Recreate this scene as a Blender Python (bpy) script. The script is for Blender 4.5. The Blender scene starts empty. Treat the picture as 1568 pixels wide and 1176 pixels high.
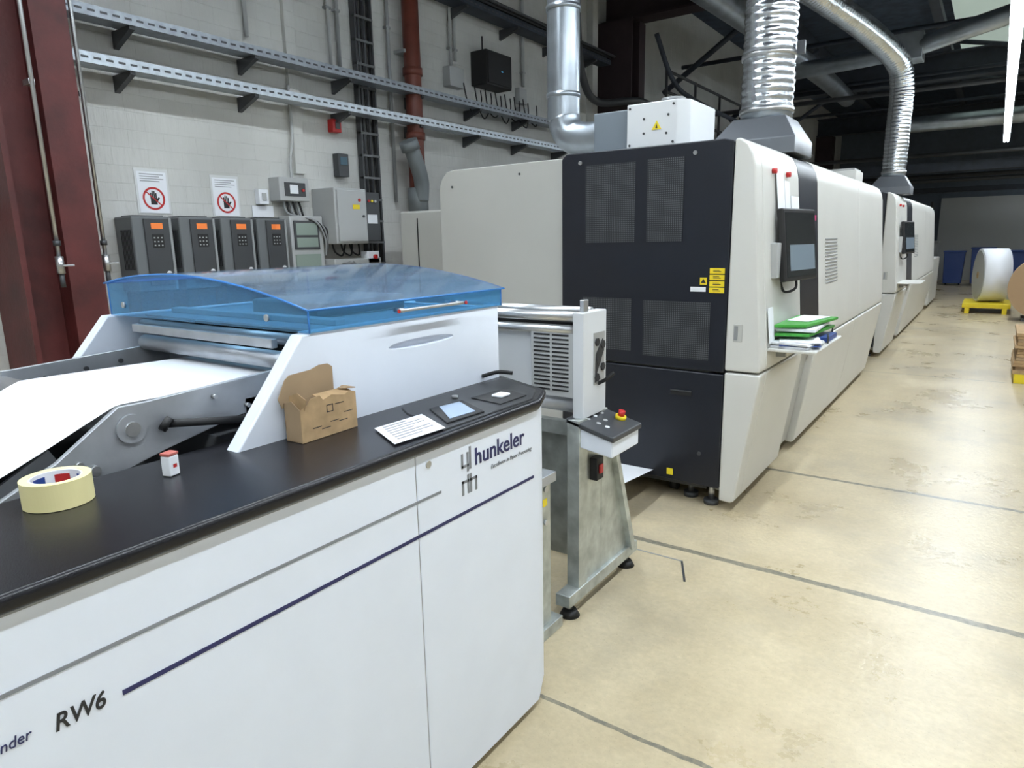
import bpy, bmesh, math, random
from mathutils import Vector, Matrix
random.seed(4)
C = bpy.context.collection
scene = bpy.context.scene
scene.view_settings.view_transform = 'Standard'

# ---------------------------------------------------------------- materials
_M = {}
def mat(name, col, rough=0.5, metal=0.0, var=0.0, vs=6.0, bump=0.0, bs=40.0, emit=0.0, coat=0.0, spec=0.5):
    if name in _M: return _M[name]
    m = bpy.data.materials.new(name); m.use_nodes = True
    nt = m.node_tree; b = nt.nodes['Principled BSDF']
    b.inputs['Base Color'].default_value = (*col, 1)
    b.inputs['Roughness'].default_value = rough
    b.inputs['Metallic'].default_value = metal
    b.inputs['Coat Weight'].default_value = coat
    b.inputs['Specular IOR Level'].default_value = spec
    if emit:
        b.inputs['Emission Color'].default_value = (*col, 1); b.inputs['Emission Strength'].default_value = emit
        m.cycles.emission_sampling = 'NONE'
    tc = nt.nodes.new('ShaderNodeTexCoord')
    if var:
        n = nt.nodes.new('ShaderNodeTexNoise'); n.inputs['Scale'].default_value = vs; n.inputs['Detail'].default_value = 6
        r = nt.nodes.new('ShaderNodeMapRange'); r.inputs['From Min'].default_value = .3; r.inputs['From Max'].default_value = .7
        r.inputs['To Min'].default_value = 1-var; r.inputs['To Max'].default_value = 1+var
        mx = nt.nodes.new('ShaderNodeVectorMath'); mx.operation = 'SCALE'; mx.inputs[0].default_value = col
        nt.links.new(tc.outputs['Object'], n.inputs['Vector']); nt.links.new(n.outputs['Fac'], r.inputs['Value'])
        nt.links.new(r.outputs['Result'], mx.inputs['Scale']); nt.links.new(mx.outputs[0], b.inputs['Base Color'])
    if bump:
        n2 = nt.nodes.new('ShaderNodeTexNoise'); n2.inputs['Scale'].default_value = bs; n2.inputs['Detail'].default_value = 4
        bp = nt.nodes.new('ShaderNodeBump'); bp.inputs['Strength'].default_value = bump; bp.inputs['Distance'].default_value = .01
        nt.links.new(tc.outputs['Object'], n2.inputs['Vector']); nt.links.new(n2.outputs['Fac'], bp.inputs['Height'])
        nt.links.new(bp.outputs[0], b.inputs['Normal'])
    _M[name] = m; return m

def N(nt, t, **kw):
    n = nt.nodes.new(t)
    for k, v in kw.items(): setattr(n, k, v)
    return n

WHITE = mat('white_enamel', (.77,.82,.91), .34, var=.02)
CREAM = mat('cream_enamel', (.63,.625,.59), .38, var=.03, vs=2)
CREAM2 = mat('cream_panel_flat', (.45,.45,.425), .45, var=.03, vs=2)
BLACKP = mat('charcoal_panel', (.009,.011,.018), .38, var=.08)
COUNTER = mat('black_laminate', (.010,.010,.013), .27, bump=.08, bs=400, var=.1, vs=30, spec=.4)
DARK = mat('dark_void', (.012,.012,.013), .7)
DGREY = mat('dark_grey_plastic', (.05,.053,.058), .45)
GREY = mat('grey_plastic', (.27,.28,.285), .5)
LGREY = mat('light_grey_plastic', (.42,.43,.43), .5)
STEEL = mat('brushed_steel', (.55,.56,.57), .32, .9, var=.08, vs=15)
GALV = mat('galvanised_steel', (.50,.53,.51), .42, .7, var=.25, vs=14)
GALV2 = mat('galvanised_tray', (.50,.55,.60), .4, .6, var=.15, vs=20)
GALV3 = mat('galvanised_tray_dull', (.33,.36,.40), .45, .6, var=.15, vs=20)
CASTAL = mat('machined_aluminium', (.44,.46,.49), .42, .6, var=.1, vs=12)
FOIL = mat('duct_foil', (.70,.74,.78), .24, .95, bump=.55, bs=18, var=.08)
DUCTG = mat('duct_galvanised', (.38,.42,.46), .33, .85, var=.15, vs=6)
REDST = mat('oxide_red_steel', (.085,.015,.014), .55, var=.35, vs=5, bump=.2)
REDPIPE = mat('brown_red_pipe', (.14,.036,.022), .5, var=.2)
PVC = mat('grey_pvc', (.19,.21,.22), .5)
PAPER = mat('white_paper', (.80,.82,.86), .75)
INK = mat('black_ink', (.02,.02,.022), .6)
NAVY = mat('navy_ink', (.02,.022,.10), .5)
GREYINK = mat('grey_ink', (.22,.23,.25), .5)
RED = mat('signal_red', (.50,.02,.02), .45)
YEL = mat('signal_yellow', (.80,.62,.02), .5)
ORG = mat('orange_display', (.80,.20,.04), .5, emit=.15)
CARD = mat('cardboard', (.42,.28,.145), .85, var=.15, vs=25)
CARD2 = mat('cardboard_inside', (.35,.245,.145), .9, var=.12)
TAPE = mat('masking_tape', (.84,.75,.38), .6)
BLUEP = mat('blue_plastic', (.02,.06,.26), .4)
GREEN = mat('green_plastic', (.05,.33,.04), .45)
SCREEN = mat('lcd_screen', (.20,.25,.30), .15)
SCREEN2 = mat('touch_glass', (.025,.028,.03), .08)
RUB = mat('black_rubber', (.012,.012,.013), .6)
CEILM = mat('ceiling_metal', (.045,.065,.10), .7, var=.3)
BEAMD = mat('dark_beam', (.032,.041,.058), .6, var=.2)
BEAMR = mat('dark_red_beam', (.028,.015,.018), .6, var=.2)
TUBE = mat('tube_glow', (.85,.94,1.0), .5, emit=22)
KRAFT = mat('kraft_paper', (.38,.25,.14), .7)
MAG = mat('magenta_mark', (.7,.03,.2), .5)

def perf():
    m = bpy.data.materials.new('perforated_metal'); m.use_nodes = True; nt = m.node_tree; b = nt.nodes['Principled BSDF']
    tc = N(nt,'ShaderNodeTexCoord'); s = N(nt,'ShaderNodeVectorMath',operation='SCALE'); s.inputs['Scale'].default_value = 85
    f = N(nt,'ShaderNodeVectorMath',operation='FRACTION'); sub = N(nt,'ShaderNodeVectorMath',operation='SUBTRACT'); sub.inputs[1].default_value=(.5,.5,.5)
    mul = N(nt,'ShaderNodeVectorMath',operation='MULTIPLY'); mul.inputs[1].default_value=(1,0,1)
    ln = N(nt,'ShaderNodeVectorMath',operation='LENGTH'); lt = N(nt,'ShaderNodeMath',operation='LESS_THAN'); lt.inputs[1].default_value=.33
    mx = N(nt,'ShaderNodeMix',data_type='RGBA'); mx.inputs[6].default_value=(.014,.016,.020,1); mx.inputs[7].default_value=(.085,.09,.10,1)
    L = nt.links.new
    L(tc.outputs['Object'],s.inputs[0]); L(s.outputs[0],f.inputs[0]); L(f.outputs[0],sub.inputs[0]); L(sub.outputs[0],mul.inputs[0])
    L(mul.outputs[0],ln.inputs[0]); L(ln.outputs['Value'],lt.inputs[0]); L(lt.outputs[0],mx.inputs[0]); L(mx.outputs[2],b.inputs['Base Color'])
    b.inputs['Roughness'].default_value=.45
    return m
PERF = perf()

def blueglass(name,trc,dfc,fac,rmin,rmax,ns,lo=.85,hi=1.1,ior=1.45):
    m = bpy.data.materials.new(name); m.use_nodes=True; nt=m.node_tree; nt.nodes.clear(); L=nt.links.new
    o=N(nt,'ShaderNodeOutputMaterial'); tr=N(nt,'ShaderNodeBsdfTransparent'); tr.inputs[0].default_value=(*trc,1)
    df=N(nt,'ShaderNodeBsdfDiffuse')
    gl=N(nt,'ShaderNodeBsdfGlossy'); gl.inputs[0].default_value=(.9,.95,1,1)
    tc=N(nt,'ShaderNodeTexCoord'); nz=N(nt,'ShaderNodeTexNoise'); nz.inputs['Scale'].default_value=ns; nz.inputs['Detail'].default_value=4
    mr=N(nt,'ShaderNodeMapRange'); mr.inputs['To Min'].default_value=rmin; mr.inputs['To Max'].default_value=rmax
    L(tc.outputs['Object'],nz.inputs['Vector']); L(nz.outputs['Fac'],mr.inputs['Value']); L(mr.outputs[0],gl.inputs['Roughness'])
    cr=N(nt,'ShaderNodeValToRGB'); e=cr.color_ramp.elements; e[0].position=.35; e[0].color=(*[c*lo for c in dfc],1); e[1].position=.65; e[1].color=(*[min(1,c*hi) for c in dfc],1)
    L(nz.outputs['Fac'],cr.inputs[0]); L(cr.outputs[0],df.inputs[0])
    m1=N(nt,'ShaderNodeMixShader'); m1.inputs[0].default_value=fac; L(tr.outputs[0],m1.inputs[1]); L(df.outputs[0],m1.inputs[2])
    fr=N(nt,'ShaderNodeFresnel'); fr.inputs[0].default_value=ior
    m2=N(nt,'ShaderNodeMixShader'); L(fr.outputs[0],m2.inputs[0]); L(m1.outputs[0],m2.inputs[1]); L(gl.outputs[0],m2.inputs[2])
    L(m2.outputs[0],o.inputs[0]); return m
BLUE = blueglass('blue_acrylic',(.34,.70,.97),(.18,.50,.85),.24,.03,.10,4)
BLUETOP = blueglass('blue_acrylic_painted_sheen',(.42,.70,.92),(.34,.46,.60),.30,.05,.16,3,ior=1.6)  # greyer, paler colour paints the lid's cloudy reflections into the acrylic

def floormat():
    m=bpy.data.materials.new('polished_screed'); m.use_nodes=True; nt=m.node_tree; b=nt.nodes['Principled BSDF']; L=nt.links.new
    tc=N(nt,'ShaderNodeTexCoord'); P=tc.outputs['Object']
    def noise(s,d,r=.5):
        n=N(nt,'ShaderNodeTexNoise'); n.inputs['Scale'].default_value=s; n.inputs['Detail'].default_value=d; n.inputs['Roughness'].default_value=r; L(P,n.inputs['Vector']); return n
    def mrange(src,a,b_,c,d):
        r=N(nt,'ShaderNodeMapRange'); r.inputs['From Min'].default_value=a; r.inputs['From Max'].default_value=b_; r.inputs['To Min'].default_value=c; r.inputs['To Max'].default_value=d; L(src,r.inputs[0]); return r
    n1=noise(1.1,10,.72); n2=noise(40,6,.6); n3=noise(1.0,8,.65); n4=noise(110,2)
    r1=N(nt,'ShaderNodeValToRGB'); e=r1.color_ramp.elements; e[0].position=.34; e[0].color=(.44,.36,.225,1); e[1].position=.62; e[1].color=(.59,.50,.335,1)
    L(n1.outputs['Fac'],r1.inputs[0])
    r2=mrange(n2.outputs['Fac'],.3,.7,.92,1.07); r4=mrange(n4.outputs['Fac'],.66,.74,1,.78)
    mm=N(nt,'ShaderNodeMath',operation='MULTIPLY'); L(r2.outputs[0],mm.inputs[0]); L(r4.outputs[0],mm.inputs[1])
    sc=N(nt,'ShaderNodeVectorMath',operation='SCALE'); L(r1.outputs[0],sc.inputs[0]); L(mm.outputs[0],sc.inputs['Scale'])
    r3=mrange(n3.outputs['Fac'],.50,.72,0,.6)
    mx=N(nt,'ShaderNodeMix',data_type='RGBA'); mx.inputs[7].default_value=(.30,.27,.215,1); L(r3.outputs[0],mx.inputs[0]); L(sc.outputs[0],mx.inputs[6])
    sp=N(nt,'ShaderNodeSeparateXYZ'); L(P,sp.inputs[0])
    nw=noise(8,3); wob=N(nt,'ShaderNodeMath',operation='MULTIPLY_ADD'); wob.inputs[1].default_value=.02; L(nw.outputs['Fac'],wob.inputs[0]); L(sp.outputs['Y'],wob.inputs[2])
    last=None
    for yj,w in ((1.80,.010),(3.19,.021),(4.72,.018),(8.9,.010),(13.4,.012)):
        c=N(nt,'ShaderNodeMath',operation='COMPARE'); c.inputs[1].default_value=yj; c.inputs[2].default_value=w; L(wob.outputs[0],c.inputs[0])
        if last is None: last=c
        else:
            a=N(nt,'ShaderNodeMath',operation='MAXIMUM'); L(last.outputs[0],a.inputs[0]); L(c.outputs[0],a.inputs[1]); last=a
    ml=N(nt,'ShaderNodeMath',operation='MULTIPLY'); jr=mrange(n2.outputs['Fac'],.3,.7,.95,.55); L(jr.outputs[0],ml.inputs[1]); L(last.outputs[0],ml.inputs[0])
    mj=N(nt,'ShaderNodeMix',data_type='RGBA'); mj.inputs[7].default_value=(.13,.13,.11,1); L(ml.outputs[0],mj.inputs[0]); L(mx.outputs[2],mj.inputs[6])
    L(mj.outputs[2],b.inputs['Base Color'])
    rr=mrange(n1.outputs['Fac'],.3,.7,.24,.36); L(rr.outputs[0],b.inputs['Roughness'])
    bp=N(nt,'ShaderNodeBump'); bp.inputs['Strength'].default_value=.22; bp.inputs['Distance'].default_value=.01; L(n2.outputs['Fac'],bp.inputs['Height']); L(bp.outputs[0],b.inputs['Normal'])
    return m
def wallmat():
    m=bpy.data.materials.new('painted_masonry'); m.use_nodes=True; nt=m.node_tree; b=nt.nodes['Principled BSDF']; L=nt.links.new
    tc=N(nt,'ShaderNodeTexCoord'); sp=N(nt,'ShaderNodeSeparateXYZ'); L(tc.outputs['Object'],sp.inputs[0])
    ad=N(nt,'ShaderNodeMath',operation='ADD'); L(sp.outputs['X'],ad.inputs[0]); L(sp.outputs['Y'],ad.inputs[1])
    cb=N(nt,'ShaderNodeCombineXYZ'); L(ad.outputs[0],cb.inputs['X']); L(sp.outputs['Z'],cb.inputs['Y'])
    br=N(nt,'ShaderNodeTexBrick'); br.inputs['Scale'].default_value=1; br.inputs['Brick Width'].default_value=.25; br.inputs['Row Height'].default_value=.12
    br.inputs['Mortar Size'].default_value=.004; br.inputs['Mortar Smooth'].default_value=1
    br.inputs['Color1'].default_value=(.59,.59,.565,1); br.inputs['Color2'].default_value=(.575,.575,.55,1); br.inputs['Mortar'].default_value=(.565,.565,.54,1)
    L(cb.outputs[0],br.inputs['Vector'])
    n=N(nt,'ShaderNodeTexNoise'); n.inputs['Scale'].default_value=1.5; n.inputs['Detail'].default_value=8; L(tc.outputs['Object'],n.inputs['Vector'])
    r=N(nt,'ShaderNodeMapRange'); r.inputs['From Min'].default_value=.3; r.inputs['From Max'].default_value=.7; r.inputs['To Min'].default_value=.86; r.inputs['To Max'].default_value=1.06; L(n.outputs['Fac'],r.inputs[0])
    sc=N(nt,'ShaderNodeVectorMath',operation='SCALE'); L(br.outputs['Color'],sc.inputs[0]); L(r.outputs[0],sc.inputs['Scale']); L(sc.outputs[0],b.inputs['Base Color'])
    b.inputs['Roughness'].default_value=.75
    mp=N(nt,'ShaderNodeMapping'); mp.inputs['Scale'].default_value=(1,1,.25); L(tc.outputs['Object'],mp.inputs[0])
    n2=N(nt,'ShaderNodeTexNoise'); n2.inputs['Scale'].default_value=22; n2.inputs['Detail'].default_value=7; L(mp.outputs[0],n2.inputs['Vector'])
    mm=N(nt,'ShaderNodeMath',operation='MULTIPLY_ADD'); mm.inputs[1].default_value=-.2; L(br.outputs['Fac'],mm.inputs[0]); L(n2.outputs['Fac'],mm.inputs[2])
    bp=N(nt,'ShaderNodeBump'); bp.inputs['Strength'].default_value=.6; bp.inputs['Distance'].default_value=.014; L(mm.outputs[0],bp.inputs['Height']); L(bp.outputs[0],b.inputs['Normal'])
    return m
FLOORM=floormat(); WALLM=wallmat()

# ---------------------------------------------------------------- helpers
ROOTS=[]
def root(name):
    e=bpy.data.objects.new(name,None); e.empty_display_size=.1; C.objects.link(e); ROOTS.append(e); return e
def add(me,name,r,m,bevel=0,seg=3):
    o=bpy.data.objects.new(name,me); C.objects.link(o)
    if m: me.materials.append(m)
    if r: o.parent=r
    if bevel:
        b=o.modifiers.new('b','BEVEL'); b.width=bevel; b.segments=seg; b.limit_method='ANGLE'; b.angle_limit=.6
        for p in me.polygons: p.use_smooth=True
        w=o.modifiers.new('w','WEIGHTED_NORMAL'); w.keep_sharp=True
    return o
def mesh(vs,fs,name='m'):
    me=bpy.data.meshes.new(name); me.from_pydata([tuple(v) for v in vs],[],fs); me.update(); return me
def box(r,name,a,b,m,bevel=0,seg=3):
    x0,y0,z0=[min(a[i],b[i]) for i in range(3)]; x1,y1,z1=[max(a[i],b[i]) for i in range(3)]
    v=[(x0,y0,z0),(x1,y0,z0),(x1,y1,z0),(x0,y1,z0),(x0,y0,z1),(x1,y0,z1),(x1,y1,z1),(x0,y1,z1)]
    f=[(0,3,2,1),(4,5,6,7),(0,1,5,4),(1,2,6,5),(2,3,7,6),(3,0,4,7)]
    return add(mesh(v,f,name),name,r,m,bevel,seg)
def prism(r,name,axis,poly,lo,hi,m,bevel=0,seg=3):
    def P(p,t):
        return {'x':(t,p[0],p[1]),'y':(p[0],t,p[1]),'z':(p[0],p[1],t)}[axis]
    n=len(poly); v=[P(p,lo) for p in poly]+[P(p,hi) for p in poly]
    f=[tuple(range(n)),tuple(range(2*n-1,n-1,-1))]+[(i,i+n,(i+1)%n+n,(i+1)%n) for i in range(n)]
    me=mesh(v,f,name); bm=bmesh.new(); bm.from_mesh(me); bmesh.ops.recalc_face_normals(bm,faces=bm.faces); bm.to_mesh(me); bm.free()
    return add(me,name,r,m,bevel,seg)
def cyl(r,name,p0,p1,rad,m,seg=28,r2=None):
    p0=Vector(p0);p1=Vector(p1);d=(p1-p0);q=d.to_track_quat('Z','Y'); r2=rad if r2 is None else r2
    v=[]
    for i in range(seg):
        a=2*math.pi*i/seg; v.append(p0+q@Vector((rad*math.cos(a),rad*math.sin(a),0)))
    for i in range(seg):
        a=2*math.pi*i/seg; v.append(p1+q@Vector((r2*math.cos(a),r2*math.sin(a),0)))
    f=[tuple(range(seg-1,-1,-1)),tuple(range(seg,2*seg))]+[(i,(i+1)%seg,(i+1)%seg+seg,i+seg) for i in range(seg)]
    me=mesh(v,f,name)
    for p in me.polygons[2:]: p.use_smooth=True
    return add(me,name,r,m)
def path(pts,n=8):
    P=[Vector(p) for p in pts]; P=[2*P[0]-P[1]]+P+[2*P[-1]-P[-2]]; out=[]
    for i in range(1,len(P)-2):
        for k in range(n):
            t=k/n; a,b,c,d=P[i-1],P[i],P[i+1],P[i+2]
            out.append(.5*((2*b)+(c-a)*t+(2*a-5*b+4*c-d)*t*t+(3*b-a-3*c+d)*t**3))
    out.append(P[-2]); return out
def sweep(r,name,pts,rad,m,seg=24,radf=None):
    v=[];f=[];up=None;n=len(pts)
    for i,p in enumerate(pts):
        t=(pts[min(i+1,n-1)]-pts[max(i-1,0)]).normalized()
        if up is None: up=t.orthogonal().normalized()
        up=(up-t*up.dot(t)).normalized(); s=t.cross(up); R=radf(i) if radf else rad
        for k in range(seg):
            a=2*math.pi*k/seg; v.append(p+up*R*math.cos(a)+s*R*math.sin(a))
    for i in range(n-1):
        for k in range(seg): f.append((i*seg+k,i*seg+(k+1)%seg,(i+1)*seg+(k+1)%seg,(i+1)*seg+k))
    f.append(tuple(range(seg-1,-1,-1))); f.append(tuple((n-1)*seg+k for k in range(seg)))
    me=mesh(v,f,name)
    for p in me.polygons[:-2]: p.use_smooth=True
    return add(me,name,r,m)
def pipe(r,name,pts,rad,m,n=8,seg=16): return sweep(r,name,path(pts,n),rad,m,seg)
def flex(r,name,pts,rad,m,pitch=.05,amp=.045):
    base=path(pts,40); L=[0]
    for i in range(1,len(base)): L.append(L[-1]+(base[i]-base[i-1]).length)
    cnt=int(L[-1]/pitch)*4; out=[];j=0
    for i in range(cnt+1):
        s=L[-1]*i/cnt
        while j<len(L)-2 and L[j+1]<s: j+=1
        k=(s-L[j])/max(1e-6,L[j+1]-L[j]); out.append(base[j].lerp(base[j+1],k))
    return sweep(r,name,out,rad,m,32,lambda i:rad*(1-amp*(.5+.5*math.cos(i*math.pi/2))-.012*math.sin(i*.37)))
def text(r,name,s,loc,size,m,rot=(math.pi/2,0,math.pi/2),shear=0,ext=.0006,sx=1.0,align='LEFT',off=0):
    c=bpy.data.curves.new(name,'FONT'); c.body=s; c.size=size; c.shear=shear; c.extrude=ext; c.align_x=align; c.offset=off
    c.materials.append(m); o=bpy.data.objects.new(name,c); o.location=loc; o.rotation_euler=rot; o.scale=(sx,1,1); C.objects.link(o); o.parent=r; return o
def disc(r,name,c,nrm,rad,th,m,seg=28):
    c=Vector(c);n=Vector(nrm).normalized(); return cyl(r,name,c,c+n*th,rad,m,seg)

# ---------------------------------------------------------------- room
box(None,'floor',(-5.2,-4.2,-.1),(8.2,28.2,0),FLOORM)
box(None,'wall_left',(-5.2,-4.2,0),(-5,28.2,5.6),WALLM)
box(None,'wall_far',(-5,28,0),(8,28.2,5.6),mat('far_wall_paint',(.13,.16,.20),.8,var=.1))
box(None,'wall_right',(8,-4.2,0),(8.2,28.2,5.6),WALLM)
box(None,'wall_near',(-5,-4.2,0),(8,-4,5.6),WALLM)
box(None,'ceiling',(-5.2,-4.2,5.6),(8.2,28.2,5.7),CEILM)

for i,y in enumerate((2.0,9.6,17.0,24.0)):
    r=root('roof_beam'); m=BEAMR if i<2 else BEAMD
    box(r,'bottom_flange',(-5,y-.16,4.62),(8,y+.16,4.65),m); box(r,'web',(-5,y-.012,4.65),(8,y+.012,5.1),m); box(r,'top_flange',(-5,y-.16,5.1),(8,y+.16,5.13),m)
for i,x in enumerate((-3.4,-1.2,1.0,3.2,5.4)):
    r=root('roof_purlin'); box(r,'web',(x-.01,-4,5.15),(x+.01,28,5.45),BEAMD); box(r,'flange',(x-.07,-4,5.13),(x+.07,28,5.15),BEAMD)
for k in range(3):
    r=root('roof_brace'); y=11.5+k*3.5
    cyl(r,'diagonal',(-4.9,y,4.0),(-3.2,y,5.1),.045,BEAMD,10); cyl(r,'diagonal_b',(-1.2,y+.8,5.1),(1.0,y+.8,4.6),.04,BEAMD,10); cyl(r,'tie',(-4.9,y+.8,4.55),(8,y+.8,4.55),.035,BEAMD,10)
def column(y0,y1,x1,m=REDST):
    r=root('steel_column')
    box(r,'flange_a',(-4.99,y1-.2,0),(x1,y1,4.6),m,.004); box(r,'flange_b',(-4.99,y0,0),(x1,y0+.03,4.6),m); box(r,'web',(-4.99,y0+.03,0),(x1-.16,y1-.2,4.6),m)
    box(r,'base_plate',(-4.99,y0-.05,0),(x1+.08,y1+.05,.03),m)
    return r
column(1.58,2.02,-4.55)
column(9.3,9.75,-4.45,BEAMR); column(16.8,17.2,-4.5,BEAMR); column(23.8,24.2,-4.5,BEAMR)

for y,x in ((1.75,-4.47),(2.065,-4.60)):
    r=root('compressed_air_pipe')
    cyl(r,'riser',(x,y,1.52),(x,y,4.6),.012,STEEL,16)
    cyl(r,'valve_body',(x,y,1.46),(x,y,1.56),.022,STEEL,16); box(r,'valve_lever',(x,y-.01,1.50),(x+.02,y+.07,1.512),STEEL,.003)
    cyl(r,'outlet',(x,y,1.38),(x,y,1.46),.014,DGREY,16); cyl(r,'clamp_upper',(x,y,1.62),(x,y,1.65),.02,DGREY,16)
    box(r,'column_clamp',(x-.08,y-.015,2.5),(x,y+.015,2.53),STEEL)
r=root('red_water_pipe'); cyl(r,'run',(-4.9,-1.5,1.83),(-4.9,1.56,1.83),.02,RED,16); cyl(r,'coupling',(-4.9,1.5,1.83),(-4.9,1.56,1.83),.03,RED,16)

def tray(z,x,y0,y1,m,w=.16):
    r=root('cable_tray')
    box(r,'base',(x-w,y0,z),(x,y1,z+.004),m); box(r,'rail_front',(x,y0,z-.004),(x+.004,y1,z+.062),m); box(r,'rail_back',(x-w-.004,y0,z),(x-w,y1,z+.06),m)
    v=[];f=[];y=y0+.05
    while y<y1-.06:
        n=len(v); X_=x+.0048
        v+= [(X_,y,z+.022),(X_,y+.045,z+.022),(X_,y+.045,z+.036),(X_,y,z+.036)]; f.append((n,n+1,n+2,n+3)); y+=.075
    add(mesh(v,f,'slots'),'slots',r,DGREY)
    y=y0+.35
    while y<y1:
        prism(r,'bracket','y',[(-4.998,z-.11),(-4.998,z-.002),(x-.01,z-.002),(x-.01,z-.025)],y,y+.035,DGREY); y+=.93
    cyl(r,'cable_a',(x-.05,y0,z+.03),(x-.05,y1,z+.03),.014,RUB,10); cyl(r,'cable_b',(x-.09,y0,z+.025),(x-.09,y1,z+.025),.010,GREY,10)
tray(3.02,-4.75,1.2,7.9,GALV3); tray(2.74,-4.75,2.10,8.1,GALV2)
tray(4.0,-4.72,4.7,9.2,BEAMD,.2)
r=root('cable_bundle')
for k in range(5):
    cyl(r,'cable_%d'%k,(-4.8+.035*k,4.6,4.10+.012*(k%2)),(-4.8+.035*k,9.2,4.10+.012*(k%2)),.016,RUB if k%2 else DGREY,10)

r=root('drain_pipe'); cyl(r,'stack',(-4.86,5.26,0),(-4.86,5.26,5.5),.082,REDPIPE)
for z in (1.3,2.6,3.2,4.2): cyl(r,'collar',(-4.86,5.26,z),(-4.86,5.26,z+.07),.096,REDPIPE)
box(r,'pipe_clamp',(-4.998,5.15,3.4),(-4.86,5.37,3.43),GREY)
r=root('pvc_branch_pipe'); pipe(r,'elbow',[(-4.82,5.26,2.02),(-4.78,5.23,2.2),(-4.74,5.12,2.38),(-4.74,5.06,2.5)],.075,PVC,8,24)
cyl(r,'mouth',(-4.74,5.06,2.48),(-4.74,5.02,2.56),.092,PVC); cyl(r,'sleeve',(-4.86,5.26,1.9),(-4.86,5.26,2.14),.1,PVC)
r=root('cable_ladder')
for y in (4.60,4.80): box(r,'rail',(-4.99,y,1.1),(-4.93,y+.02,4.9),DGREY)
z=1.2
while z<4.9: box(r,'rung',(-4.97,4.6,z),(-4.925,4.82,z+.02),mat('ladder_rung',(.13,.135,.14),.5)); z+=.20
for k,(o_,w_) in enumerate(((.03,.014),(.07,.011),(.10,.015),(.165,.012))): cyl(r,'cable_%d'%k,(-4.94,4.62+o_,1.1),(-4.94,4.62+o_,4.9),w_,RUB if k%2 else DGREY,10)
for y,z0_,rr,m in ((4.43,3.15,.018,GREY),(4.33,3.15,.014,LGREY),(5.05,2.0,.018,GREY),(5.98,3.45,.018,LGREY),(6.05,3.5,.018,LGREY),(7.35,3.45,.022,LGREY),(3.5,3.2,.016,LGREY),(8.4,3.0,.026,GREY)):
    r=root('conduit'); cyl(r,'tube',(-4.965,y,z0_),(-4.965,y,5.4),rr,m,12)
    for zz in (3.6,4.5): box(r,'clip',(-4.998,y-.03,zz),(-4.95,y+.03,zz+.02),GREY)
r=root('pilaster'); box(r,'strip',(-4.999,3.86,2.2),(-4.96,3.96,5.5),WALLM)
r=root('pilaster'); box(r,'strip',(-4.999,9.0,2.0),(-4.9,9.15,5.5),WALLM)

r=root('network_cabinet'); box(r,'body',(-5,6.36,3.30),(-4.78,6.84,3.66),RUB,.008); box(r,'door',(-4.78,6.38,3.32),(-4.765,6.82,3.64),RUB,.004); cyl(r,'antenna',(-4.9,6.45,3.66),(-4.9,6.45,3.82),.008,RUB,10); box(r,'led',(-4.764,6.62,3.46),(-4.762,6.65,3.467),mat('blue_led',(.1,.5,.9),.4,emit=1.5))
r=root('junction_box'); box(r,'body',(-5,5.88,3.22),(-4.9,6.12,3.42),LGREY,.006)
r=root('socket_strip'); box(r,'body',(-5,7.22,3.02),(-4.93,7.42,3.2),LGREY,.006); box(r,'upper',(-5,7.22,3.24),(-4.93,7.38,3.42),LGREY,.006)
r=root('black_cable_loops')
for k in range(7):
    y=6.1+.19*k; pipe(r,'loop_%d'%k,[(-4.9,y,3.28),(-4.87,y+.02,3.10-.02*(k%3)),(-4.86,y+.10+.02*k,2.99-.04*(k%2)),(-4.88,y+.28,3.12),(-4.9,y+.30,3.25)],.007,RUB,6,8)
r=root('emergency_call_point'); box(r,'body',(-5,4.27,2.58),(-4.93,4.37,2.69),RED,.006); box(r,'plate',(-4.93,4.30,2.61),(-4.925,4.35,2.67),DGREY)
r=root('key_switch_box'); box(r,'body',(-5,4.30,2.2),(-4.92,4.42,2.40),DGREY,.006); box(r,'face',(-4.92,4.32,2.3),(-4.915,4.40,2.37),mat('teal_plate',(.04,.10,.14),.4))

for k,y in enumerate((2.33,2.66,2.98,3.29)):
    r=root('frequency_inverter')
    box(r,'housing',(-4.999,y,1.30),(-4.76,y+.27,1.81),mat('inverter_grey',(.13,.14,.145),.5),.012); box(r,'lower_housing',(-4.999,y+.02,1.0),(-4.8,y+.25,1.30),DGREY,.01)
    box(r,'front_cover',(-4.76,y+.075,1.34),(-4.745,y+.245,1.795),DGREY,.006); box(r,'display',(-4.745,y+.12,1.725),(-4.742,y+.20,1.765),ORG)
    box(r,'keypad',(-4.745,y+.12,1.60),(-4.741,y+.20,1.69),RUB,.002)
    for q in range(3):
        for w in range(3): box(r,'key',(-4.741,y+.128+.025*w,1.61+.026*q),(-4.739,y+.138+.025*w,1.618+.026*q),LGREY)
    disc(r,'badge',(-4.745,y+.21,1.42),(1,0,0),.018,.004,PAPER)
    box(r,'bright_side_edge',(-4.762,y+.252,1.31),(-4.755,y+.27,1.80),GREY)
    for q in range(8): box(r,'louvre',(-4.92+.018*q,y-.002,1.45),(-4.913+.018*q,y,1.72),DARK)
    box(r,'top_grille',(-4.95,y+.03,1.81),(-4.80,y+.24,1.818),DGREY)
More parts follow.
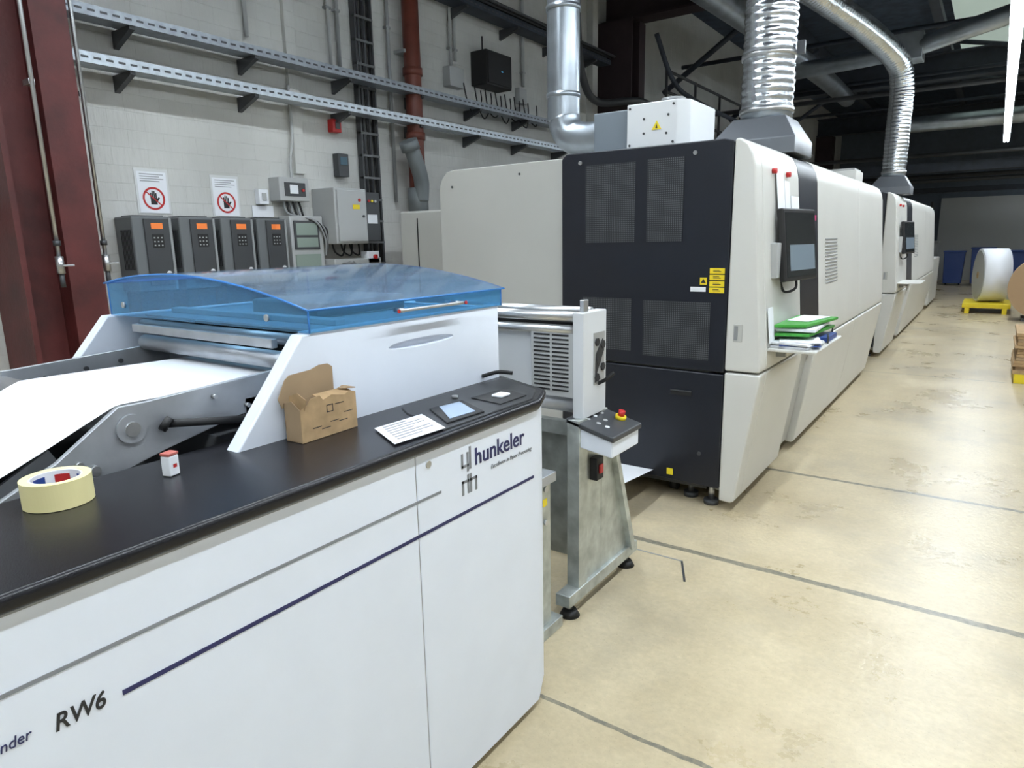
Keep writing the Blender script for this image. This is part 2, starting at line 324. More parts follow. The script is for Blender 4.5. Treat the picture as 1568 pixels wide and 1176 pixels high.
for k,(y,z) in enumerate(((2.52,1.84),(3.09,1.83))):
    r=root('prohibition_sign')
    box(r,'plastic_sleeve',(-4.998,y-.015,z),(-4.994,y+.225,z+.31),mat('sleeve',(.66,.67,.67),.25)); box(r,'sheet',(-4.994,y,z+.005),(-4.992,y+.21,z+.29),PAPER)
    for q in range(4): box(r,'text_row_%d'%q,(-4.992,y+.02,z+.270-.016*q),(-4.991,y+.19-.03*(q%2),z+.275-.016*q),GREYINK)
    cy,cz=y+.105,z+.105; v=[];f=[]; n=48
    for i in range(n):
        a=2*math.pi*i/n
        v+=[(-4.990,cy+.080*math.cos(a),cz+.080*math.sin(a)),(-4.990,cy+.066*math.cos(a),cz+.066*math.sin(a))]
    for i in range(n): j=(i+1)%n; f.append((2*i,2*j,2*j+1,2*i+1))
    add(mesh(v,f,'ring'),'ring',r,RED)
    box(r,'palm',(-4.9915,cy-.024,cz-.042),(-4.9905,cy+.022,cz+.004),INK)
    for q,(a,h) in enumerate(((-.020,.034),(-.008,.048),(.005,.045),(.017,.032))): box(r,'finger_%d'%q,(-4.9915,cy+a-.005,cz+.002),(-4.9905,cy+a+.005,cz+.006+h),INK,.0004)
    prism(r,'thumb','x',[(cy+.018,cz-.03),(cy+.044,cz+.004),(cy+.036,cz+.012),(cy+.016,cz-.008)],-4.9915,-4.9905,INK)
    prism(r,'bar','x',[(cy-.056,cz+.044),(cy-.050,cz+.050),(cy+.056,cz-.044),(cy+.050,cz-.050)],-4.9903,-4.9900,RED)
r=root('control_cabinet'); box(r,'body',(-5,4.03,1.60),(-4.70,4.40,2.08),LGREY,.01); box(r,'door',(-4.70,4.05,1.62),(-4.685,4.38,2.06),LGREY,.006)
box(r,'switch_panel',(-5,4.41,1.62),(-4.74,4.60,2.06),DGREY,.008)
for q in range(3): disc(r,'button',(-4.739,4.46+.04*q,1.98),(1,0,0),.012,.01,(RED,YEL,LGREY)[q])
box(r,'label',(-4.739,4.44,1.78),(-4.737,4.56,1.86),PAPER); disc(r,'lock',(-4.685,4.34,1.84),(1,0,0),.012,.008,DGREY); disc(r,'pilot_lamp',(-4.685,4.3,1.98),(1,0,0),.014,.008,RED); box(r,'plate',(-4.685,4.22,1.9),(-4.683,4.3,1.94),YEL)
r=root('fuse_box'); box(r,'body',(-5,3.60,1.96),(-4.86,3.90,2.15),LGREY,.008); box(r,'window',(-4.86,3.65,2.0),(-4.855,3.86,2.11),DGREY,.003); box(r,'meter',(-4.855,3.7,2.02),(-4.85,3.78,2.09),PAPER); disc(r,'knob',(-4.855,3.83,2.05),(1,0,0),.012,.012,RED)
r=root('light_switch'); box(r,'body',(-5,3.46,1.93),(-4.94,3.55,2.05),PAPER,.006); box(r,'rocker',(-4.94,3.485,1.96),(-4.932,3.525,2.02),LGREY,.002)
r=root('notice_sheet'); box(r,'sheet',(-4.995,3.42,1.83),(-4.99,3.62,1.92),PAPER)
GT=mat('green_tint',(.26,.32,.28),.3)
r=root('terminal_enclosure'); box(r,'body',(-5,3.66,1.25),(-4.84,4.0,1.84),LGREY,.008)
box(r,'window_frame',(-4.84,3.69,1.56),(-4.83,3.95,1.80),DGREY,.003); box(r,'window_pane',(-4.83,3.71,1.68),(-4.828,3.93,1.78),GT); box(r,'window_pane_lower',(-4.83,3.71,1.58),(-4.828,3.93,1.66),GT); box(r,'lower_panel',(-4.84,3.69,1.30),(-4.83,3.95,1.52),GT)
r=root('green_duct_cover'); box(r,'body',(-4.9,4.02,1.40),(-4.74,4.58,1.47),LGREY,.006); disc(r,'red_button',(-4.74,4.5,1.48),(1,0,0),.02,.02,RED); box(r,'button_box',(-4.84,4.42,1.42),(-4.74,4.56,1.53),PAPER,.005)
text(r,'lettering','ortlieb',(-4.738,4.1,1.41),.06,INK)
r=root('looped_cabinet_cables')
for k in range(6):
    pipe(r,'cable_%d'%k,[(-4.93,3.68+.03*k,1.97),(-4.9,3.7+.04*k,1.86-.02*k),(-4.82,3.9+.03*k,1.80-.015*k),(-4.82,4.0+.01*k,1.65),(-4.85,4.02,1.5)],.009,RUB if k%2 else GREY,8,8)
for k in range(3): pipe(r,'loop_%d'%k,[(-4.85,4.1+.1*k,1.6),(-4.84,4.12+.1*k,1.53),(-4.84,4.2+.1*k,1.50),(-4.85,4.25+.08*k,1.6)],.008,RUB,8,8)
r=root('grey_conduit_bend'); pipe(r,'tube',[(-4.95,3.8,2.15),(-4.95,3.8,2.3),(-4.95,3.84,2.5),(-4.95,3.84,2.9)],.012,LGREY,8,10)

# ---------------------------------------------------------------- presses
def press(y0,y1,full=True):
    r=root('digital_printing_press'); D=lambda s:y0+s
    L=y1-y0; xs=-1.205
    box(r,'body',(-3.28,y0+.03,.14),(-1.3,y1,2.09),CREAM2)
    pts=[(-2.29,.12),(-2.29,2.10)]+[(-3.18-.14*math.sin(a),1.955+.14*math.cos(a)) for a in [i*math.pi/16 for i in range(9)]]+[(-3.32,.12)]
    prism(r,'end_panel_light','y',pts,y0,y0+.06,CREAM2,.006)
    box(r,'panel_seam',(-2.66,y0-.003,1.10),(-2.29,y0,1.108),DARK); box(r,'panel_seam_b',(-2.66,y0-.003,.2),(-2.652,y0,1.105),DARK)
    for x,z in ((-3.2,1.98),(-2.62,2.03)): disc(r,'screw',(x,y0,z),(0,-1,0),.008,.004,DGREY,12)
    prism(r,'upper_door','y',[(-2.285,.845),(xs,.835),(xs,2.105),(-1.26,2.12),(-2.25,2.12),(-2.285,2.09)],y0-.02,y0+.04,BLACKP,.008)
    prism(r,'lower_door','y',[(-2.285,.22),(-1.9,.14),(xs,.13),(xs,.822),(-2.285,.832)],y0-.02,y0+.04,BLACKP,.008)
    box(r,'kick_plate',(-2.2,y0+.05,.09),(-1.3,y0+.2,.2),DGREY)
    for x0,x1,z0,z1 in ((-2.11,-1.78,1.58,2.04),(-1.70,-1.48,1.58,2.045),(-2.13,-1.79,.92,1.24),(-1.71,-1.30,.90,1.235)):
        box(r,'vent',(x0,y0-.023,z0),(x1,y0-.0205,z1),PERF)
    box(r,'pull_recess',(-1.52,y0-.024,.675),(-1.39,y0-.019,.705),DARK); box(r,'pull_lip',(-1.52,y0-.03,.70),(-1.39,y0-.02,.707),DGREY)
    for x in (-2.15,-1.42): disc(r,'latch',(x,y0-.02,2.06),(0,-1,0),.012,.006,STEEL,14)
    disc(r,'latch_low',(-1.33,y0-.02,.33),(0,-1,0),.012,.006,DGREY,14)
    for q in range(4):
        box(r,'warning_label',(-1.31,y0-.024,1.29+.036*q),(-1.225,y0-.021,1.32+.036*q),YEL)
        box(r,'label_text',(-1.29,y0-.025,1.30+.036*q),(-1.245,y0-.0235,1.304+.036*q),INK); box(r,'label_text_b',(-1.29,y0-.025,1.308+.036*q),(-1.255,y0-.0235,1.311+.036*q),INK)
    box(r,'warning_label_small',(-1.365,y0-.024,1.335),(-1.325,y0-.021,1.375),YEL); box(r,'white_label',(-1.42,y0-.024,1.295),(-1.33,y0-.021,1.322),PAPER)
    prism(r,'label_triangle','y',[(-1.36,1.345),(-1.33,1.345),(-1.345,1.368)],y0-.0255,y0-.0235,INK)
    box(r,'warning_label_low',(-1.53,y0-.024,.165),(-1.49,y0-.021,.205),YEL)
    up=[(-1.30,.85),(-1.005,.85),(-1.002,.90),(-1.085,1.96),(-1.10,2.03),(-1.13,2.085),(-1.175,2.115),(-1.30,2.115)]
    lo=[(-1.30,.08),(-1.13,.055),(-1.11,.07),(-1.0,.80),(-1.0,.838),(-1.30,.838)]
    upc=[(xs+.004,.85)]+up[1:7]+[(xs+.004,2.115)]; loc=[(xs+.004,.06)]+lo[1:5]+[(xs+.004,.838)]
    s=L/4.88
    prism(r,'corner_trim_upper','y',upc,y0-.025,y0+.10,CREAM,.012); prism(r,'corner_trim_lower','y',loc,y0-.025,y0+.10,CREAM,.012)
    prism(r,'door_upper_a','y',up,y0+.103,D(.93*s),CREAM,.006)
    prism(r,'door_stripe','y',up,D(.935*s),D(1.50*s),BLACKP,.006)
    prism(r,'door_upper_b','y',up,D(1.505*s),D(3.3*s),CREAM,.01); prism(r,'door_upper_c','y',up,D(3.305*s),y1,CREAM,.01)
    prism(r,'door_lower_a','y',lo,y0+.103,D(.98*s),CREAM,.01)
    rc=[(-1.30,.10),(-1.16,.08),(-1.05,.78),(-1.05,.838),(-1.30,.838)]
    prism(r,'lower_recess','y',rc,D(.985*s),D(1.42*s),CREAM2,.006)
    prism(r,'door_lower_b','y',lo,D(1.43*s),D(3.1*s),CREAM,.01); prism(r,'door_lower_c','y',lo,D(3.11*s),y1,CREAM,.01)
    box(r,'waist_line',(-1.2,y0+.1,.836),(-1.03,y1-.02,.852),DARK)
    for q in range(14):
        z=1.24+.025*q; xx=-1.002-.083*(z-.9)/1.08
        box(r,'side_louvre',(xx-.004,D(1.75*s),z),(xx+.004,D(2.2*s),z+.008),GREY)
    box(r,'corner_grip',(-1.16,y0-.028,1.02),(-1.11,y0-.02,1.12),CREAM2,.003); box(r,'corner_grip_dark',(-1.155,y0-.0295,1.03),(-1.135,y0-.027,1.11),GREY)
    for q in range(3):
        xx=-1.002-.078*(1.72-.9)/1.06; box(r,'colour_mark',(xx-.01,D(1.0*s)+.15*q,1.70),(xx+.012,D(1.0*s)+.15*q+.07,1.735),MAG)
    cx,cyy=-.975,y0+.54
    a=box(r,'monitor_housing',(-.02,-.24,-.21),(.02,.24,.21),RUB,.012); g=box(r,'monitor_glass',(.0195,-.215,-.185),(.022,.215,.185),SCREEN2)
    g2=box(r,'monitor_window',(.022,-.17,-.15),(.0225,.20,-.0),SCREEN)
    for o in (a,g,g2): o.location=(cx,cyy,1.545); o.rotation_euler=(0,math.radians(-6),math.radians(-9))
    pipe(r,'monitor_arm',[(-1.06,cyy-.02,1.5),(-1.02,cyy,1.5),(cx-.02,cyy,1.54)],.03,DGREY,6,16)
    box(r,'keypad_box',(-1.06,cyy-.31,1.36),(-1.01,cyy-.23,1.56),LGREY,.006)
    pipe(r,'monitor_cable',[(cx,cyy,1.36),(cx+.01,cyy-.03,1.29),(cx-.04,cyy-.08,1.27),(-1.04,cyy-.1,1.33)],.008,RUB,6,8)
    for q,yy in enumerate((.30,.62)): disc(r,'emergency_stop_%d'%q,(-1.085,y0+yy,1.96),(1,0,0),.015,.025,RED)
    box(r,'shelf',(-1.03,y0+.12,.955),(-.745,y0+.86,.972),CREAM,.006)
    box(r,'shelf_bracket',(-1.03,y0+.3,.90),(-.95,y0+.33,.955),GREY); box(r,'shelf_bracket_b',(-1.03,y0+.66,.90),(-.95,y0+.69,.955),GREY)
    for x,y in ((-1.42,y0+.12),(-1.27,y0+.06),(-2.1,y0+.12),(-1.42,y1-.3),(-2.6,y1-.3)):
        cyl(r,'foot_stem',(x,y,.03),(x,y,.15),.018,STEEL,14); cyl(r,'foot_pad',(x,y,0),(x,y,.03),.045,DGREY,18)
    for x in (-1.55,-2.9):
        for yy in (y0+.18,y1-.4):
            cyl(r,'castor_wheel',(x-.02,yy,.05),(x+.02,yy,.05),.05,RUB,20); box(r,'castor_fork',(x-.03,yy-.03,.05),(x+.03,yy+.03,.14),STEEL,.004)
    return r
p1=press(3.82,8.7); p2=press(10.0,16.3,False)
r=root('hanging_notes')
for k,(y,z0,z1,w_) in enumerate(((4.16,1.74,1.98,.16),(4.34,1.70,1.92,.12),(4.50,1.56,1.84,.20))):
    xx=lambda z:-1.0-.079*(z-.9)/1.08*1.06+.006
    prism(r,'note_%d'%k,'y',[(xx(z0)+.01,z0),(xx(z0)+.012,z0),(xx(z1)+.002,z1),(xx(z1),z1)],y,y+w_,PAPER)
r=root('info_pouch'); prism(r,'sheet','y',[(-1.0,1.0),(-.995,1.0),(-1.015,1.2),(-1.02,1.2)],3.94,4.04,PAPER)
r=root('paper_stack')
for k in range(6):
    a=random.uniform(-.3,.3); o=box(r,'sheets_%d'%k,(-.11,-.12,0),(.11,.12,.006),PAPER if k!=2 else BLUEP,.001); o.location=(-.88+random.uniform(-.01,.01),4.10+random.uniform(-.02,.02),.973+.0065*k); o.rotation_euler=(0,0,a)
r=root('blue_folder'); o=box(r,'cover',(-.12,-.14,0),(.12,.14,.03),BLUEP,.003); o.location=(-.88,4.455,.973)
r=root('green_tray')
for k in range(3):
    z=1.030+.026*k; d=(.0,.03,-.02)[k]
    prism(r,'tray_%d'%k,'z',[(-1.0,4.05+d),(-.82+d,4.10),(-.78-d,4.62+d),(-1.0,4.60)],z,z+.018,GREEN if k!=1 else PAPER,.003)
prism(r,'tray_paper','z',[(-.98,4.25),(-.86,4.24),(-.80,4.56),(-.96,4.58)],1.1005,1.104,PAPER)
for k,(x,y) in enumerate(((-1.005,4.28),(-.755,4.29),(-.79,4.61),(-.99,4.63))): cyl(r,'post_%d'%k,(x,y,.973),(x,y,1.03),.005,DGREY,8)
r=root('press_end_cabinet'); box(r,'body',(-2.6,16.9,.08),(-1.08,19.2,1.05),CREAM,.02); box(r,'plinth',(-2.5,17.0,0),(-1.2,19.1,.08),DGREY)
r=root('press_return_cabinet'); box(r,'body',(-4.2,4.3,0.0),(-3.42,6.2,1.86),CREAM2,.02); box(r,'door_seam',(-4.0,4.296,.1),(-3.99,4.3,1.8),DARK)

r=root('exhaust_fan_unit')
z0=2.122
prism(r,'white_housing','z',[(-1.87,3.86),(-1.56,3.86),(-1.50,3.92),(-1.50,4.33),(-1.87,4.33)],z0,2.37,mat('white_housing',(.68,.70,.72),.4),.008)
box(r,'grey_plenum',(-2.13,3.93,z0),(-1.87,4.28,2.36),mat('plenum_grey',(.18,.21,.245),.45),.008)
cyl(r,'top_motor',(-1.66,4.05,2.37),(-1.66,4.05,2.41),.07,GREY); cyl(r,'motor_ring',(-1.66,4.05,2.385),(-1.66,4.05,2.395),.078,DGREY)
prism(r,'warning_triangle','y',[(-1.71,2.215),(-1.65,2.215),(-1.68,2.265)],3.857,3.8595,YEL); prism(r,'triangle_mark','y',[(-1.686,2.222),(-1.674,2.222),(-1.68,2.25)],3.856,3.8575,INK)
for x,z in ((-1.85,2.14),(-1.85,2.345),(-1.58,2.14),(-1.58,2.345),(-1.76,2.20),(-1.76,2.28),(-1.62,2.19),(-1.61,2.29)): disc(r,'bolt',(x,3.86,z),(0,-1,0),.007,.004,DGREY,10)
r=root('exhaust_pipe')
sweep(r,'pipe',path([(-2.135,4.12,2.245),(-2.28,4.12,2.245),(-2.40,4.12,2.28),(-2.455,4.12,2.38),(-2.46,4.12,2.55),(-2.46,4.12,4.0),(-2.46,4.12,5.6)],10),.108,DUCTG,32)
for z in (2.52,3.05,3.8): cyl(r,'clamp_%d'%int(z*10),(-2.46,4.12,z),(-2.46,4.12,z+.03),.115,DUCTG,32)
cyl(r,'flange',(-2.14,4.12,2.245),(-2.17,4.12,2.245),.116,DUCTG,32)
def foilstack(x,y,rad,pts):
    r=root('flexible_exhaust_duct')
    b=2.122; w=rad+.05
    v=[(x-w-.06,y-w-.05,b),(x+w+.04,y-w-.05,b),(x+w+.04,y+w,b),(x-w-.06,y+w,b),(x-w-.06,y-w-.05,b+.10),(x+w+.04,y-w-.05,b+.10),(x+w+.04,y+w,b+.10),(x-w-.06,y+w,b+.10)]
    k=rad*.98; t=b+.25; v+=[(x-k,y-k,t),(x+k,y-k,t),(x+k,y+k,t),(x-k,y+k,t)]
    f=[(0,3,2,1)]+[(i,(i+1)%4,(i+1)%4+4,i+4) for i in range(4)]+[(i+4,(i+1)%4+4,(i+1)%4+8,i+8) for i in range(4)]+[(8,9,10,11)]
    add(mesh(v,f,'hood'),'hood',r,mat('hood_grey',(.15,.16,.175),.4,.5),.006)
    cyl(r,'collar',(x,y,t-.01),(x,y,t+.09),rad*.98,DUCTG,32)
    cyl(r,'clamp',(x,y,t+.04),(x,y,t+.07),rad*1.03,STEEL,32)
    flex(r,'foil_duct',pts,rad,FOIL)
    return r
r=foilstack(-1.38,5.0,.172,[(-1.38,5.0,2.43),(-1.38,5.0,3.0),(-1.39,5.0,4.0),(-1.39,5.0,5.6)])
cyl(r,'band_upper',(-1.38,5,2.76),(-1.38,5,2.79),.178,STEEL,32); box(r,'damper_lever',(-1.2,4.97,2.76),(-1.15,5.0,2.84),DGREY,.004)
r=foilstack(-1.27,11.0,.15,[(-1.27,11,2.43),(-1.27,11,3.0),(-1.27,11,3.55),(-1.34,10.85,3.85),(-1.6,10.2,4.1),(-1.95,9.25,4.3),(-2.3,8.2,4.45),(-2.5,7.6,4.55)])
r=root('overhead_duct'); sweep(r,'run',path([(-3.6,11.9,4.1),(-2.8,11.8,4.1),(-1.4,11.5,4.1),(-.5,11.2,4.2),(.6,10.9,4.35),(1.6,10.8,4.4)],10),.12,DUCTG,28); box(r,'tee_box',(-1.5,11.3,3.94),(-1.1,11.7,4.28),DUCTG,.01)
r=root('overhead_duct'); sweep(r,'run',path([(-2.2,19.2,4.1),(0,19.2,4.1),(3,19.2,4.2),(6,19.2,4.2)],10),.18,DUCTG,28)
r=root('overhead_duct'); sweep(r,'run',path([(-3.2,6,4.4),(-3.0,10,4.4),(-2.9,14,4.4),(-2.9,16.5,4.4)],10),.16,DUCTG,28)
r=root('top_control_box'); box(r,'body',(-1.5,7.6,2.12),(-1.2,8.0,2.22),CREAM,.01); box(r,'lid',(-1.48,7.62,2.22),(-1.22,7.98,2.24),LGREY,.005)
r=root('mezzanine_railing')
for z in (3.45,3.75,4.05): cyl(r,'rail_%d'%int(z*100),(-4.3,10.2,z),(-4.3,16.5,z),.022,DGREY,12)
for y in (10.2,11.4,12.6,13.8,15.0,16.4): cyl(r,'post_%d'%int(y*10),(-4.3,y,3.2),(-4.3,y,4.07),.022,DGREY,12)
box(r,'deck',(-5,10.1,3.1),(-4.25,16.5,3.2),BEAMD)
for y in (12.2,16.0): cyl(r,'leg_%d'%int(y),(-4.35,y,0),(-4.35,y,3.1),.05,BEAMD,14)
for y,z,rr in ((13.5,3.9,.04),(20.5,3.5,.05),(22.5,3.0,.05),(15.2,4.2,.03),(25.2,3.3,.06)):
    r=root('ceiling_pipe'); cyl(r,'run',(-5,y,z),(8,y,z),rr,DGREY,14)
r=root('crane_girder'); box(r,'girder',(-4.9,21.4,3.15),(8,21.7,3.4),BEAMD); box(r,'lower_rail',(-4.9,26.0,2.85),(8,26.2,3.0),BEAMD)
r=root('insulated_wall_pipe'); pipe(r,'run',[(-4.75,8.3,5.3),(-4.75,8.3,4.4),(-4.72,8.4,3.7),(-4.7,8.8,3.45),(-4.25,9.1,3.45),(-4.2,10.0,3.4)],.05,DGREY,10,14)
r=root('insulated_wall_pipe'); pipe(r,'run',[(-4.35,9.9,4.5),(-4.2,10.2,3.9),(-4.1,10.8,3.7),(-4.1,13,3.65),(-4.1,16,3.65)],.035,BEAMD,10,12)

# ---------------------------------------------------------------- rewinder
r=root('paper_rewinder')
XF=-1.14
box(r,'plinth',(-2.5,-.5,0),(-1.2,1.7,.05),DARK)
prism(r,'cabinet_front_right','z',[(XF,1.1815),(XF,1.735),(-1.20,1.86),(-1.45,1.96),(-1.56,1.96),(-1.56,1.1815)],.03,1.075,WHITE,.004)
box(r,'cabinet_front_left',(-1.56,-.7,.03),(XF,1.1785,1.075),WHITE,.004)
box(r,'cabinet_back',(-2.62,-.7,.03),(-2.50,1.96,1.12),WHITE,.006)
box(r,'cabinet_right_block',(-2.5,1.0,.03),(-1.56,1.96,1.08),mat('inner_grey',(.10,.105,.11),.5))
box(r,'cabinet_left_end',(-2.5,-.7,.03),(-1.56,-.62,1.07),WHITE)
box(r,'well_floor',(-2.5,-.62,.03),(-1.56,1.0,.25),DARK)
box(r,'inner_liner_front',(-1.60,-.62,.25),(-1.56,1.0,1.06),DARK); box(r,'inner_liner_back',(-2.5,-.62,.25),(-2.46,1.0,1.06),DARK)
box(r,'seam',(-1.2,1.178,.04),(XF-.003,1.182,1.07),GREY)
box(r,'rail_grey',(XF,-.7,.947),(XF+.0015,1.27,.954),GREYINK); box(r,'rail_blue',(XF,.44,.853),(XF+.0015,1.715,.862),NAVY)
box(r,'rail_blue_b',(XF,-.7,.853),(XF+.0015,.05,.862),NAVY)
disc(r,'key_lock',(XF,1.225,1.04),(1,0,0),.010,.003,STEEL,18)
text(r,'model_lettering','RW6',(XF+.001,.335,.851),.042,INK,shear=.2,off=.0006,sx=.86)
text(r,'type_lettering','Rewinder',(XF+.001,.218,.862),.026,NAVY,shear=.2,sx=.85)
text(r,'maker_lettering','hunkeler',(XF+.001,1.415,.983),.070,NAVY,sx=1.0,off=.0010)
text(r,'slogan_lettering','Excellence in Paper Processing',(XF+.001,1.49,.950),.0175,GREYINK,shear=.25,sx=.98)
def bar(n,a,b,w=.0075):
    (y0,z0),(y1,z1)=a,b; box(r,n,(XF,min(y0,y1)-w/2,min(z0,z1)-w/2),(XF+.0015,max(y0,y1)+w/2,max(z0,z1)+w/2),GREYINK)
for i,(oy,oz,sy,sz) in enumerate(((1.385,.982,-1,1),(1.385,.957,-1,-1),(1.396,.957,1,-1))):
    Q=lambda a,b:(oy+sy*a,oz+sz*b)
    bar('logo_a%d'%i,Q(0,-.004),Q(0,.044)); bar('logo_b%d'%i,Q(0,.010),Q(.024,.010)); bar('logo_c%d'%i,Q(.024,.010),Q(.024,.044))
bar('logo_d',(1.396,.982),(1.396,1.04))
prism(r,'counter_top','z',[(-1.124,-.72),(-1.124,1.735),(-1.19,1.875),(-1.44,1.985),(-1.57,1.985),(-1.57,-.72)],1.078,1.11,COUNTER,.012,4)
prism(r,'counter_edge_trim','z',[(-1.133,-.72),(-1.133,1.735),(-1.194,1.868),(-1.44,1.97),(-1.5,1.97),(-1.5,-.72)],1.0745,1.0785,GREY)
prism(r,'console_panel','z',[(-1.36,1.38),(-1.15,1.30),(-1.15,1.73),(-1.21,1.84),(-1.42,1.94),(-1.42,1.42)],1.105,1.114,mat('console_black',(.02,.021,.024),.4),.003)
prism(r,'screen_bezel','z',[(-1.325,1.44),(-1.31,1.575),(-1.165,1.50),(-1.175,1.345)],1.114,1.119,RUB,.002); prism(r,'touch_screen','z',[(-1.31,1.468),(-1.298,1.548),(-1.185,1.482),(-1.193,1.378)],1.119,1.1205,mat('panel_lcd',(.28,.36,.48),.2,emit=.12))
box(r,'switch',(-1.26,1.66,1.117),(-1.22,1.71,1.125),PAPER,.003); prism(r,'side_console','z',[(-1.31,1.62),(-1.18,1.60),(-1.18,1.74),(-1.30,1.78)],1.114,1.117,RUB)
disc(r,'knob',(-1.36,1.60,1.114),(0,0,1),.010,.008,GREY,16)
pipe(r,'rear_lever',[(-1.45,1.86,1.13),(-1.40,1.89,1.145),(-1.36,1.92,1.14)],.007,RUB,6,12)
hood=prism(r,'hood_side_front','x',[(1.105,1.37),(1.965,1.37),(1.965,1.105),(.885,1.105)],-1.50,-1.45,WHITE,.006)
cut=bpy.data.meshes.new('c'); bmm=bmesh.new(); bmesh.ops.create_uvsphere(bmm,u_segments=32,v_segments=16,radius=1); bmm.to_mesh(cut); bmm.free()
co=bpy.data.objects.new('grip_cutter',cut); C.objects.link(co); co.scale=(.030,.15,.014); co.location=(-1.449,1.56,1.295)
md=hood.modifiers.new('cut','BOOLEAN'); md.object=co; md.solver='EXACT'
bpy.context.view_layer.update()
dg=bpy.context.evaluated_depsgraph_get(); nm=bpy.data.meshes.new_from_object(hood.evaluated_get(dg)); hood.modifiers.clear(); hood.data=nm; bpy.data.objects.remove(co)
prism(r,'hood_side_back','x',[(1.105,1.37),(1.965,1.37),(1.965,1.105),(.885,1.105)],-2.56,-2.51,WHITE,.006)
box(r,'hood_rear_wall',(-2.51,1.93,1.08),(-1.5,1.96,1.37),WHITE)
box(r,'inner_bulkhead',(-2.51,1.42,1.08),(-1.5,1.45,1.36),DARK)
box(r,'inner_deck',(-2.48,1.22,1.36),(-1.52,1.92,1.366),CASTAL)
box(r,'inner_sill',(-2.50,1.10,1.09),(-1.50,1.42,1.14),DARK)
box(r,'rim_front',(-1.50,1.13,1.366),(-1.45,1.965,1.374),WHITE)
box(r,'inner_motor_housing',(-2.1,1.4,1.366),(-1.75,1.8,1.42),GREY,.01); box(r,'inner_strip',(-2.45,1.3,1.366),(-1.55,1.34,1.385),LGREY,.004)
zt=lambda x:1.52-.19*(x+2.1)**2
n=24; v=[];f=[]; X0,X1,Y0,Y1=-2.53,-1.435,1.125,1.975
for i in range(n+1):
    x=X0+(X1-X0)*i/n; v+=[(x,Y0-.008,zt(x)),(x,Y1+.008,zt(x))]
for i in range(n):
    a=2*i;b=2*i+2; f+=[(a,b,b+1,a+1)]
me=mesh(v,f,'lid'); o=add(me,'cover_lid',r,BLUETOP)
for p in me.polygons: p.use_smooth=True
EDGE=mat('acrylic_edge',(.05,.22,.58),.25)
for yy in (Y0-.008,Y1+.008):
    sweep(r,'lid_edge',[Vector((X0+(X1-X0)*i/n,yy,zt(X0+(X1-X0)*i/n)-.003)) for i in range(n+1)],.003,EDGE,8)
for xx in (X0,X1): cyl(r,'lid_edge_long',(xx,Y0-.008,zt(xx)-.003),(xx,Y1+.008,zt(xx)-.003),.003,EDGE,8)
def wallx(name,y):
    v=[];f=[]
    for i in range(n+1):
        x=X0+.01+(X1-X0-.02)*i/n; v+=[(x,y,1.372),(x,y,zt(x)-.005)]
    for i in range(n): f.append((2*i,2*i+2,2*i+3,2*i+1))
    add(mesh(v,f,name),name,r,BLUE)
wallx('cover_near_wall',Y0); wallx('cover_far_wall',Y1)
for nme,x in (('cover_front_wall',X1-.01),('cover_back_wall',X0+.01)):
    add(mesh([(x,Y0,1.372),(x,Y1,1.372),(x,Y1,zt(x)-.005),(x,Y0,zt(x)-.005)],[(0,1,2,3)],nme),nme,r,BLUE)
    for yy in (Y0,Y1): cyl(r,'corner_edge',(x,yy,1.372),(x,yy,zt(x)-.004),.0025,EDGE,8)
box(r,'cover_handle_bar',(-1.415,1.42,1.400),(-1.405,1.72,1.410),STEEL,.004)
for y in (1.44,1.70): cyl(r,'handle_post',(-1.445,y,1.405),(-1.41,y,1.405),.007,STEEL,14)
for y in (1.415,1.725): disc(r,'handle_cap',(-1.405,y,1.405),(1,0,0),.006,.003,RED,14)
disc(r,'cover_hinge_pin',(-1.62,Y0,1.405),(0,-1,0),.010,.006,STEEL,16)
disc(r,'cover_pin',(-2.42,Y0,1.41),(0,-1,0),.010,.006,STEEL,16)
arm=[(1.28,1.27),(.76,1.245),(.70,1.245),(.655,1.215),(.56,1.15),(.30,1.03),(.20,.90),(.34,.93),(.58,1.055),(.66,1.085),(.80,1.12),(1.0,1.16),(1.28,1.17)]
prism(r,'arm_near','x',arm,-1.615,-1.60,CASTAL,.002); prism(r,'arm_far','x',arm,-2.42,-2.405,CASTAL,.002)
prism(r,'arm_near_inner','x',[(.60,1.12),(.30,.98),(.28,1.0),(.58,1.16)],-1.70,-1.69,STEEL)
for y,z,s in ((.72,1.19,.017),(.63,1.115,.011),(.60,1.135,.008),(.80,1.18,.008),(.93,1.225,.006),(1.02,1.185,.006),(1.12,1.235,.006)):
    disc(r,'arm_bolt',(-1.60,y,z),(1,0,0),s,.014,STEEL,20)
disc(r,'bearing_cap',(-1.60,.72,1.19),(1,0,0),.034,.008,CASTAL,28)
for y,z in ((.75,1.21),(.85,1.225),(.97,1.235),(1.08,1.245)): disc(r,'arm_far_bolt',(-2.405,y,z-.02),(1,0,0),.008,.006,DGREY,14)
cyl(r,'guide_roller',(-2.40,.73,1.19),(-1.615,.73,1.19),.042,STEEL,32)
cyl(r,'guide_roller_low',(-2.40,.52,1.02),(-1.615,.52,1.02),.035,STEEL,32)
cyl(r,'nip_roller',(-2.40,1.17,1.278),(-1.615,1.17,1.278),.026,CASTAL,28); cyl(r,'nip_roller_upper',(-2.50,1.22,1.33),(-1.50,1.22,1.33),.018,CASTAL,24)
box(r,'cross_bar',(-2.42,1.25,1.18),(-1.60,1.29,1.225),CASTAL); box(r,'cross_bar_front',(-2.40,1.13,1.318),(-1.62,1.15,1.345),CASTAL,.003)
cyl(r,'lever_bar',(-1.585,.80,1.185),(-1.56,1.0,1.155),.010,RUB,14); cyl(r,'lever_stop',(-1.59,.79,1.19),(-1.58,.80,1.18),.018,RUB,14)
box(r,'bracket_fin',(-1.62,1.02,1.11),(-1.60,1.12,1.20),CASTAL)
